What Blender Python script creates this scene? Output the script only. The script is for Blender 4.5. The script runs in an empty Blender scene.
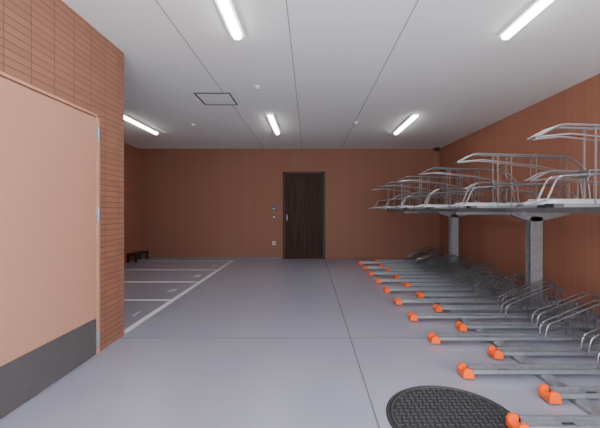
import bpy, math, bmesh
from mathutils import Vector
scene=bpy.context.scene
H=2.66; BW=8.45; RX=3.15; LX=-1.745; LBX=-4.08; CZ=3.3; FY=-0.9

# ---------------- materials ----------------
def mat(name,col,rough=.5,metal=0,emit=None,es=0,noise=0,nscale=5,bump=0,coat=0):
    m=bpy.data.materials.new(name); m.use_nodes=True
    n=m.node_tree.nodes; l=m.node_tree.links; b=n['Principled BSDF']
    b.inputs['Base Color'].default_value=(*col,1); b.inputs['Roughness'].default_value=rough
    b.inputs['Metallic'].default_value=metal
    if coat: b.inputs['Coat Weight'].default_value=coat
    if emit: b.inputs['Emission Color'].default_value=(*emit,1); b.inputs['Emission Strength'].default_value=es
    if noise:
        tc=n.new('ShaderNodeTexCoord'); nz=n.new('ShaderNodeTexNoise'); nz.inputs['Scale'].default_value=nscale
        nz.inputs['Detail'].default_value=6
        l.new(tc.outputs['Object'],nz.inputs['Vector'])
        mx=n.new('ShaderNodeMix'); mx.data_type='RGBA'
        mx.inputs[6].default_value=(*[c*(1-noise) for c in col],1); mx.inputs[7].default_value=(*[min(1,c*(1+noise)) for c in col],1)
        l.new(nz.outputs['Fac'],mx.inputs[0]); l.new(mx.outputs[2],b.inputs['Base Color'])
        if bump:
            bp=n.new('ShaderNodeBump'); bp.inputs['Strength'].default_value=bump; bp.inputs['Distance'].default_value=.01
            l.new(nz.outputs['Fac'],bp.inputs['Height']); l.new(bp.outputs[0],b.inputs['Normal'])
    return m
def tile(name,col,mortar,axis,w,h,ms=.004,var=.12,rough=.55,offset=0.0,swap=False):
    m=bpy.data.materials.new(name); m.use_nodes=True
    n=m.node_tree.nodes; l=m.node_tree.links; b=n['Principled BSDF']; b.inputs['Roughness'].default_value=rough
    tc=n.new('ShaderNodeTexCoord'); sp=n.new('ShaderNodeSeparateXYZ'); cb=n.new('ShaderNodeCombineXYZ')
    l.new(tc.outputs['Object'],sp.inputs[0])
    l.new(sp.outputs[axis],cb.inputs[0]); l.new(sp.outputs['Z'],cb.inputs[1])
    br=n.new('ShaderNodeTexBrick'); br.offset=offset; br.squash=1
    br.inputs['Scale'].default_value=1; br.inputs['Brick Width'].default_value=w; br.inputs['Row Height'].default_value=h
    br.inputs['Mortar Size'].default_value=ms; br.inputs['Mortar Smooth'].default_value=.2; br.inputs['Bias'].default_value=0
    br.inputs['Color1'].default_value=(*[c*(1-var) for c in col],1); br.inputs['Color2'].default_value=(*[c*(1+var) for c in col],1)
    br.inputs['Mortar'].default_value=(*mortar,1)
    l.new(cb.outputs[0],br.inputs['Vector']); l.new(br.outputs['Color'],b.inputs['Base Color'])
    bp=n.new('ShaderNodeBump'); bp.inputs['Strength'].default_value=.25; bp.inputs['Distance'].default_value=.003; bp.invert=True
    l.new(br.outputs['Fac'],bp.inputs['Height']); l.new(bp.outputs[0],b.inputs['Normal'])
    return m
TC=(.36,.148,.09)
M_tileL=tile('tile_left',(.31,.14,.085),(.15,.065,.042),'Y',.2,.048,.0035,.08)
M_tileLx=tile('tile_left_return',(.31,.14,.085),(.15,.065,.042),'X',.2,.048,.0035,.08)
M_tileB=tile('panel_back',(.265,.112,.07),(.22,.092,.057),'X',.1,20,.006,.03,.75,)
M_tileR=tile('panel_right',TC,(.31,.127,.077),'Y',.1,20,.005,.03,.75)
M_floor=mat('floor_epoxy',(.335,.34,.415),.28,noise=.06,nscale=2.5)
M_ceil=mat('ceiling_board',(.83,.85,.86),.8,noise=.02,nscale=3)
M_pave=mat('paving',(.6,.6,.6),.8,noise=.1,nscale=6)
M_groove=mat('joint_dark',(.17,.17,.19),.8,noise=.1,nscale=30)
M_cj=mat('ceiling_joint',(.30,.30,.31),.8,noise=.1,nscale=30)
M_line=mat('white_paint',(.85,.86,.88),.6,noise=.06,nscale=20)
M_peach=mat('door_paint_peach',(.56,.285,.195),.5,noise=.02,nscale=4)
M_kick=mat('kick_plate',(.17,.155,.15),.42,metal=.5,noise=.1,nscale=8)
M_steel=mat('galvanised_steel',(.33,.34,.36),.42,metal=.65,noise=.3,nscale=25)
M_frame=mat('galvanised_frame_steel',(.17,.175,.19),.45,metal=.6,noise=.25,nscale=18)
M_wire=mat('zinc_wire',(.27,.27,.28),.28,metal=.85,noise=.05,nscale=30)
M_orange=mat('orange_plastic',(1.0,.12,.008),.45,noise=.05,nscale=20)
M_rub=mat('black_rubber',(.03,.03,.03),.6,noise=.1,nscale=20)
M_black=mat('black_plastic',(.015,.015,.016),.4,noise=.1,nscale=20)
M_dframe=mat('door_frame_bronze',(.03,.016,.013),.6,noise=.1,nscale=20)
M_iron=mat('cast_iron',(.03,.03,.033),.6,metal=.2,noise=.3,nscale=30)
M_stud=mat('cast_iron_worn',(.11,.11,.115),.5,metal=.5,noise=.3,nscale=30)
M_white=mat('white_enamel',(.8,.8,.8),.4,noise=.02,nscale=10)
M_tube=mat('lamp_diffuser',(.9,.9,.9),.4,emit=(1,.96,.88),es=20)
M_wood=bpy.data.materials.new('dark_wood'); M_wood.use_nodes=True
n=M_wood.node_tree.nodes; l=M_wood.node_tree.links; b=n['Principled BSDF']; b.inputs['Roughness'].default_value=.6
b.inputs['Specular IOR Level'].default_value=.15
tc=n.new('ShaderNodeTexCoord'); mp=n.new('ShaderNodeMapping'); mp.inputs['Scale'].default_value=(30,30,1.0)
nz=n.new('ShaderNodeTexNoise'); nz.inputs['Scale'].default_value=1; nz.inputs['Detail'].default_value=5
cr=n.new('ShaderNodeValToRGB'); cr.color_ramp.elements[0].color=(.022,.010,.008,1); cr.color_ramp.elements[0].position=.3
cr.color_ramp.elements[1].color=(.065,.03,.022,1); cr.color_ramp.elements[1].position=.7
l.new(tc.outputs['Object'],mp.inputs[0]); l.new(mp.outputs[0],nz.inputs['Vector']); l.new(nz.outputs['Fac'],cr.inputs[0]); l.new(cr.outputs[0],b.inputs['Base Color'])

# ---------------- mesh helpers ----------------
class MB:
    def __init__(s): s.v=[];s.f=[];s.m=[];s.mats=[]
    def mi(s,m):
        if m not in s.mats: s.mats.append(m)
        return s.mats.index(m)
    def box(s,x0,x1,y0,y1,z0,z1,m):
        i=len(s.v); k=s.mi(m)
        s.v+=[(x0,y0,z0),(x1,y0,z0),(x1,y1,z0),(x0,y1,z0),(x0,y0,z1),(x1,y0,z1),(x1,y1,z1),(x0,y1,z1)]
        for f in [(0,3,2,1),(4,5,6,7),(0,1,5,4),(1,2,6,5),(2,3,7,6),(3,0,4,7)]:
            s.f.append(tuple(i+a for a in f)); s.m.append(k)
    def prism(s,poly,y0,y1,m,axis='Y'):
        i=len(s.v); k=s.mi(m); c=len(poly)
        for t in (y0,y1):
            for a,bb in poly: s.v.append((a,t,bb) if axis=='Y' else ((a,bb,t) if axis=='Z' else (t,a,bb)))
        s.f.append(tuple(i+a for a in range(c))); s.m.append(k)
        s.f.append(tuple(i+c+a for a in reversed(range(c)))); s.m.append(k)
        for a in range(c):
            d=(a+1)%c; s.f.append((i+a,i+c+a,i+c+d,i+d)); s.m.append(k)
    def tube(s,pts,r,m,seg=6,closed=False):
        pts=[Vector(p) for p in pts]; N=len(pts); k=s.mi(m); i=len(s.v); up=None
        for q in range(N):
            if closed: t=(pts[(q+1)%N]-pts[q-1])
            else: t=(pts[min(q+1,N-1)]-pts[max(q-1,0)])
            t.normalize()
            if up is None:
                up=Vector((0,0,1)) if abs(t.z)<.9 else Vector((1,0,0))
            u=up-t*up.dot(t)
            if u.length<1e-4: u=t.orthogonal()
            u.normalize(); up=u; w=t.cross(u)
            for a in range(seg):
                g=2*math.pi*a/seg; s.v.append(tuple(pts[q]+(u*math.cos(g)+w*math.sin(g))*r))
        for q in range(N if closed else N-1):
            for a in range(seg):
                d=(a+1)%seg; e=(q+1)%N
                s.f.append((i+q*seg+a,i+q*seg+d,i+e*seg+d,i+e*seg+a)); s.m.append(k)
        if not closed:
            s.f.append(tuple(i+a for a in reversed(range(seg)))); s.m.append(k)
            s.f.append(tuple(i+(N-1)*seg+a for a in range(seg))); s.m.append(k)
    def cyl(s,c,r,z0,z1,m,seg=32):
        s.prism([(c[0]+r*math.cos(2*math.pi*a/seg),c[1]+r*math.sin(2*math.pi*a/seg)) for a in range(seg)],z0,z1,m,'Z')
    def mesh(s,name,smooth=False):
        me=bpy.data.meshes.new(name); me.from_pydata(s.v,[],s.f)
        for m in s.mats: me.materials.append(m)
        for p,k in zip(me.polygons,s.m): p.material_index=k; p.use_smooth=smooth
        bm=bmesh.new(); bm.from_mesh(me); bmesh.ops.recalc_face_normals(bm,faces=bm.faces); bm.to_mesh(me); bm.free()
        return me
    def obj(s,name,parent=None,loc=(0,0,0),bevel=0,smooth=False):
        o=bpy.data.objects.new(name,s.mesh(name,smooth)); o.location=loc; scene.collection.objects.link(o)
        if parent: o.parent=parent
        if bevel:
            md=o.modifiers.new('bevel','BEVEL'); md.width=bevel; md.segments=2; md.limit_method='ANGLE'
        return o
def inst(name,me,parent,loc):
    o=bpy.data.objects.new(name,me); o.location=loc; scene.collection.objects.link(o); o.parent=parent; return o
def empty(name,loc=(0,0,0)):
    o=bpy.data.objects.new(name,None); o.location=loc; scene.collection.objects.link(o); return o
def fillet(pts,r=.03,n=4):
    pts=[Vector(p) for p in pts]; out=[pts[0]]
    for i in range(1,len(pts)-1):
        a,b,c=pts[i-1],pts[i],pts[i+1]; d1=(a-b); d2=(c-b); rr=min(r,d1.length*.45,d2.length*.45)
        p=b+d1.normalized()*rr; q=b+d2.normalized()*rr
        for k in range(n+1):
            t=k/n; out.append(p*(1-t)**2+b*2*t*(1-t)+q*t*t)
    out.append(pts[-1]); return out
def one(name,x0,x1,y0,y1,z0,z1,m,bevel=0):
    b=MB(); b.box(x0,x1,y0,y1,z0,z1,m); return b.obj(name,bevel=bevel)

# ---------------- room shell ----------------
one('floor',LBX-.2,RX+.2,FY,BW+.2,-.2,0,M_floor)
one('ground_outside',-14,14,-16,FY,-.2,-.005,M_pave)
one('ceiling',LBX-.2,RX+.2,FY,BW+.2,H,H+.2,M_ceil)
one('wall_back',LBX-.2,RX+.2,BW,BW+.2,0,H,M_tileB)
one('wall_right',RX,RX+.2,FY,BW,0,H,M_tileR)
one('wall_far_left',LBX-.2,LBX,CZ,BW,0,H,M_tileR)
b=MB(); b.box(LBX-.2,LX,FY,CZ,0,H,M_tileL)
o=b.obj('wall_left'); o.data.materials.append(M_tileLx)
for p in o.data.polygons:
    if abs(p.normal.y)>.5: p.material_index=1

# ceiling joints
b=MB()
for x in (-1.08,-.16,.77): b.box(x-.004,x+.004,FY,BW,H-.002,H,M_cj)
b.obj('trim_1')
# floor joints
b=MB()
b.box(.375,.385,FY,BW,0,.0015,M_groove)
b.box(LX,1.1,3.22,3.23,0,.0015,M_groove)
b.obj('trim_2')
# stall lines
b=MB(); b.box(-1.815,-1.75,3.36,8.2,0,.002,M_line)
for y in (4.59,5.74,6.9,8.1): b.box(LBX+.1,-1.815,y-.03,y+.03,0,.002,M_line)
b.obj('parking_stall_lines')
def digit(b,x,y,ch,s=.16):
    segs={'1':'bc','2':'abged','3':'abgcd','4':'fgbc'}[ch]; w=s*.6; t=.02
    R={'a':(0,w,s-t,s),'g':(0,w,s/2-t/2,s/2+t/2),'d':(0,w,0,t),'f':(0,t,s/2,s),'b':(w-t,w,s/2,s),'e':(0,t,0,s/2),'c':(w-t,w,0,s/2)}
    for q in segs:
        a=R[q]; b.box(x+a[0],x+a[1],y+a[2],y+a[3],0,.002,M_line)
b=MB()
for c,y in zip('1234',(3.9,5.05,6.2,7.35)): digit(b,-2.05,y,c)
b.obj('stall_number_markings')
# low bench against the far left wall
e=empty('low_bench',(LBX+.12,8.1,0))
b=MB(); b.box(-.11,.11,-.3,.3,.16,.2,M_dframe); b.obj('seat',e)
b=MB()
for sx in (-.09,.09):
    for sy in (-.27,.27): b.box(sx-.02,sx+.02,sy-.02,sy+.02,0,.16,M_dframe)
b.obj('legs',e)

# ---------------- left steel door ----------------
d=empty('door_1',(LX,2.2,0))
def dob(b,name,bevel=0): return b.obj(name,d,loc=(-LX,-2.2,0),bevel=bevel)
y0,y1=1.55,2.88; t=LX
b=MB(); b.box(t,t+.012,y0,y1-.03,.30,1.93,M_peach); dob(b,'leaf',.002)
b=MB(); b.box(t,t+.014,y0,y1-.03,.012,.30,M_kick); dob(b,'kick_plate')
b=MB(); b.box(t,t+.018,y1-.022,y1+.012,0,1.965,M_peach); b.box(t,t+.018,y0-.02,y1+.012,1.94,1.96,M_peach); b.box(t,t+.018,y0-.04,y0-.005,0,1.965,M_peach); dob(b,'frame')
b=MB()
for z in (.13,1.14,1.80):
    b.tube([(t+.024,y1-.02,z-.06),(t+.024,y1-.02,z+.06)],.009,M_steel,10)
    b.box(t,t+.02,y1-.035,y1-.005,z-.055,z+.055,M_steel)
dob(b,'hinges')
b=MB(); b.box(t+.01,t+.022,y0+.05,y0+.1,.95,1.1,M_steel); b.tube(fillet([(t+.02,y0+.075,1.02),(t+.07,y0+.075,1.02),(t+.07,y0+.2,1.02)]),.009,M_steel,8); dob(b,'lever_handle')

# ---------------- back wood door ----------------
d2=empty('door_2',(0,BW,0))
def d2o(b,name,bevel=0): return b.obj(name,d2,loc=(0,-BW,0),bevel=bevel)
xa,xb=-.628,.386
b=MB(); b.box(xa+.05,xb-.05,BW-.02,BW,.01,2.05,M_wood); d2o(b,'leaf')
b=MB(); b.box(xa,xa+.045,BW-.05,BW,0,2.1,M_dframe); b.box(xb-.045,xb,BW-.05,BW,0,2.1,M_dframe); b.box(xa,xb,BW-.05,BW,2.055,2.1,M_dframe); d2o(b,'frame')
b=MB(); b.tube(fillet([(xa+.1,BW-.02,.94),(xa+.1,BW-.06,.94),(xa+.1,BW-.06,1.06),(xa+.1,BW-.02,1.06)]),.008,M_white,8)
d2o(b,'pull_handle')
b=MB(); b.box(-.9,-.8,BW-.012,BW,1.16,1.28,M_black); b.box(-.865,-.835,BW-.016,BW-.01,1.2,1.23,M_steel); b.obj('card_reader')
b=MB(); b.box(-.88,-.81,BW-.01,BW,.98,1.04,M_black); b.box(-.86,-.83,BW-.014,BW-.01,1.0,1.02,M_white); b.obj('light_switch')
b=MB(); b.box(-.88,-.81,BW-.01,BW,.34,.42,M_white); b.box(-.865,-.825,BW-.013,BW-.009,.36,.40,M_black); b.obj('wall_socket')
one('baseboard_back',LBX,xa,BW-.006,BW,0,.04,M_groove)
one('baseboard_right',RX-.006,RX,FY,BW,0,.04,M_groove)

# ---------------- ceiling lamps ----------------
for x in (-2.9,-.6,1.65):
    for ya,yb in ((1.68,2.95),(5.38,6.65)):
        if x<-2 and ya<3: continue
        e=empty('ceiling_light_fixture',(x,(ya+yb)/2,H)); L=(yb-ya)/2
        b=MB(); b.prism([(-.075,0),(-.06,-.02),(.06,-.02),(.075,0)],-L,L,M_white); b.obj('housing',e)
        b=MB(); b.prism([(-.036,-.02),(-.032,-.04),(-.015,-.05),(.015,-.05),(.032,-.04),(.036,-.02)],-L+.01,L-.01,M_tube); b.obj('diffuser',e)
# hatch
b=MB(); w=.016
X0,X1,Y0,Y1=-1.46,-1.0,4.42,4.92
for q in ((X0,X1,Y0,Y0+w),(X0,X1,Y1-w,Y1),(X0,X0+w,Y0,Y1),(X1-w,X1,Y0,Y1)): b.box(*q,H-.006,H,M_iron)
b.box(X0+w+.006,X1-w-.006,Y0+w+.006,Y1-w-.006,H-.004,H,M_ceil)
b.obj('ceiling_access_hatch')
for x,y in ((.8,5.9),(-2.0,6.05),(-.62,4.2)):
    b=MB(); b.cyl((x,y),.045,H-.01,H,M_white); b.cyl((x,y),.025,H-.028,H-.01,M_white); b.obj('smoke_detector')
b=MB(); b.cyl((3.04,8.34),.07,H-.03,H,M_black)
for k in range(5):
    a=k/5*math.pi/2; b.cyl((3.04,8.34),.055*math.cos(a),H-.04-.05*math.sin(a)-.0,H-.03,M_black,20)
b.obj('ceiling_security_camera')

# ---------------- manhole ----------------
mx,my=.81,1.975; R=.345
b=MB(); b.cyl((mx,my),R+.022,0,.006,M_iron,64); b.cyl((mx,my),R,.006,.009,M_iron,64)
for i in range(-10,11):
    for j in range(-10,11):
        px,py=i*.034,j*.034
        if math.hypot(px,py)<R-.03:
            if (i+j)%2: b.box(mx+px-.013,mx+px+.013,my+py-.005,my+py+.005,.009,.0125,M_stud)
            else: b.box(mx+px-.005,mx+px+.005,my+py-.013,my+py+.013,.009,.0125,M_stud)
b.tube([(mx+(R-.012)*math.cos(a/48*2*math.pi),my+(R-.012)*math.sin(a/48*2*math.pi),.01) for a in range(48)],.004,M_stud,6,True)
b.tube([(mx+(R+.012)*math.cos(a/48*2*math.pi),my+(R+.012)*math.sin(a/48*2*math.pi),.005) for a in range(48)],.003,M_stud,6,True)
b.obj('manhole_cover')

# ---------------- two-tier bicycle rack ----------------
rack=empty('two_tier_bicycle_rack',(0,0,0))
def channel(b,x0,x1,z,w=.048,h=.035,t=.004,m=None):
    m=m or M_steel
    b.prism([(-w,z+h),(-w,z),(w,z),(w,z+h),(w-t,z+h),(w-t,z+t),(-w+t,z+t),(-w+t,z+h)],x0,x1,m,'X')
    for sgn in (-1,1): b.prism([(sgn*w,z+h-.003),(sgn*(w+.010),z+h-.003),(sgn*(w+.010),z+h),(sgn*w,z+h)],x0,x1,m,'X')
def hoop(b,xa,xb,z0,h1,h2,r=.007,w=.035):
    for s in (-w,w):
        b.tube(fillet([(xa,s,z0),(xa+.02,s,z0+h1),(xb-.1,s,z0+h2),(xb,s,z0+h2-.03),(xb+.02,s,z0)],.05,5),r,M_wire,7)
        b.tube([(xa+.02,s,z0+h1-.05),(xb-.02,s,z0+h2-.12)],r*.8,M_wire,6)
        for f in (.4,.72):
            xx=xa+(xb-xa)*f; zz=z0+h1+(h2-h1)*min(1,f*1.2); b.tube([(xx,s,z0),(xx-.03,s,zz-.005)],r*.8,M_wire,6)
    for xx,zz in ((xa+.02,z0+h1-.012),(xb-.1,z0+h2-.006),(xb-.005,z0+h2-.05)):
        b.tube([(xx,-w,zz),(xx,w,zz)],r,M_wire,6)
def lower_tray(L):
    b=MB(); channel(b,.03,L,.035,w=.04,h=.032)
    b.box(.25,.31,-.02,.02,.039,.046,M_rub)
    b.box(L-.02,L,-.045,.045,.04,.12,M_steel)
    hoop(b,L-.88,L-.26,.04,.13,.33,w=.04)
    return b.mesh('lower_tray')
def cap():
    b=MB()
    side=[(-.028,.012),(-.028,.055),(-.012,.077),(.018,.077),(.036,.062),(.045,.035),(.045,.012)]
    b.prism(side,-.056,-.036,M_orange); b.prism(side,.036,.056,M_orange)
    b.prism([(-.028,.012),(-.028,.042),(-.012,.05),(.0,.036),(.045,.034),(.045,.012)],-.036,.036,M_orange)
    return b.mesh('end_cap')
mo=lower_tray(1.85); mi_=lower_tray(1.60); mc=cap()
for k in range(22):
    y=1.22+.315*k
    if y>7.9: break
    x0=1.10 if k%2==0 else 1.48
    inst('lower_tray',mo if k%2==0 else mi_,rack,(x0,y,0))
    inst('end_cap',mc,rack,(x0,y,0))
b=MB()
for x in (1.66,2.72):
    b.prism([(x-.05,0),(x-.05,.02),(x-.03,.033),(x+.03,.033),(x+.05,.02),(x+.05,0)],1.0,8.0,M_steel)
b.obj('floor_rails',rack)
TZ=1.18
b=MB()
for y in (1.84,4.14,6.44):
    x=2.66
    b.box(x-.07,x+.07,y-.05,y-.042,0,TZ-.08,M_steel); b.box(x-.07,x+.07,y+.042,y+.05,0,TZ-.08,M_steel); b.box(x-.005,x+.005,y-.042,y+.042,0,TZ-.08,M_steel)
    b.box(x-.1,x+.1,y-.08,y+.08,0,.01,M_steel)
    b.prism([(x-.28,TZ-.06),(x-.28,TZ-.02),(3.05,TZ-.02),(3.05,TZ-.05),(x+.07,TZ-.13),(x-.1,TZ-.13)],y-.05,y+.05,M_steel)
    for sx in (x-.2,x-.1,x+.15):
        b.prism([(sx+.012*math.cos(a*math.pi/3),TZ-.05+.012*math.sin(a*math.pi/3)) for a in range(6)],y-.058,y-.05,M_wire)
b.obj('posts',rack)
b=MB()
for x in (1.75,2.42,2.95):
    # C-section beams
    b.prism([(x-.025,TZ-.02),(x+.025,TZ-.02),(x+.025,TZ-.014),(x-.019,TZ-.014),(x-.019,TZ+.012),(x+.025,TZ+.012),(x+.025,TZ+.018),(x-.025,TZ+.018)],1.1,7.7,M_frame)
for y in (1.84,4.14,6.44): b.box(1.73,2.9,y-.025,y+.025,TZ-.055,TZ-.02,M_frame)
b.obj('upper_rails',rack)
def upper_tray(off,hh,high):
    b=MB(); z=TZ+.038
    channel(b,0,1.7-off,z,w=.042,h=.026)
    for s in (-.03,.03): b.box(.14,1.68-off,s-.008,s+.008,z-.02,z,M_frame)
    b.box(.10,.16,-.04,.04,z-.024,z,M_rub)
    # pull handle at aisle end
    b.tube(fillet([(.06,-.038,z+.02),(-.07,-.038,z-.01),(-.07,.038,z-.01),(.06,.038,z+.02)],.03,4),.008,M_wire,8)
    r=.0075;w=.042
    zt=z+hh
    for s in (-w,w):
        b.tube(fillet([(0,s,zt-.075),(.14,s,zt),(.98,s,zt-.03),(1.12,s,zt-.14),(1.16,s,z)],.05,5),r,M_wire,8)
        b.tube(fillet([(0,s,zt-.075),(.2,s,zt-.055),(.68,s,zt-.11)],.04,4),r*.8,M_wire,6)
        b.tube([(.68,s,zt-.11),(1.13,s,zt-.2)],r*.8,M_wire,6)
        for xx in (.34,.46,.68,.95): b.tube([(xx,s,z),(xx,s,zt-.008)],r*.8,M_wire,6)
        if high: b.tube(fillet([(.06,s,z+.02),(.12,s,z+.16),(.95,s,z+.2)],.05,4),r*.8,M_wire,6)
    b.tube([(0,-w,zt-.075),(0,w,zt-.075)],r,M_wire,6)
    for xx in (.14,.68,.95): b.tube([(xx,-w,zt-.01),(xx,w,zt-.01)],r,M_wire,6)
    if high:
        b.box(.3,.5,-.046,.046,z+.19,z+.196,M_frame); b.box(.3,.306,-.046,.046,z+.15,z+.19,M_frame)
    # rear upright stop plate
    b.box(1.66-off,1.68-off,-.045,.045,z,z+.1,M_frame)
    return b.mesh('upper_tray')
ua=upper_tray(0,.46,True); ub=upper_tray(.3,.25,False)
for k in range(12):
    y=1.545+.525*k
    if k%2: inst('upper_tray',ua,rack,(1.32,y,0))
    else: inst('upper_tray',ub,rack,(1.62,y,0))

# ---------------- light ----------------
w=bpy.data.worlds.new('World'); scene.world=w; w.use_nodes=True
bg=w.node_tree.nodes['Background']; bg.inputs[0].default_value=(.84,.92,1,1); bg.inputs[1].default_value=7.8
sl=bpy.data.lights.new('sun','SUN'); sl.energy=18; sl.angle=.02; sl.color=(1,.95,.88)
so=bpy.data.objects.new('sun',sl); scene.collection.objects.link(so)
so.rotation_euler=Vector((.25,.5,-.87)).to_track_quat('-Z','Y').to_euler(); so.location=(0,-3,6)

cam=bpy.data.cameras.new('Camera'); co=bpy.data.objects.new('Camera',cam); scene.collection.objects.link(co)
co.location=(0,0,1.18); co.rotation_euler=(math.pi/2,0,0); cam.lens=21; cam.sensor_width=36
cam.shift_x=-9/600; cam.shift_y=-4/600; cam.clip_start=.02
scene.camera=co
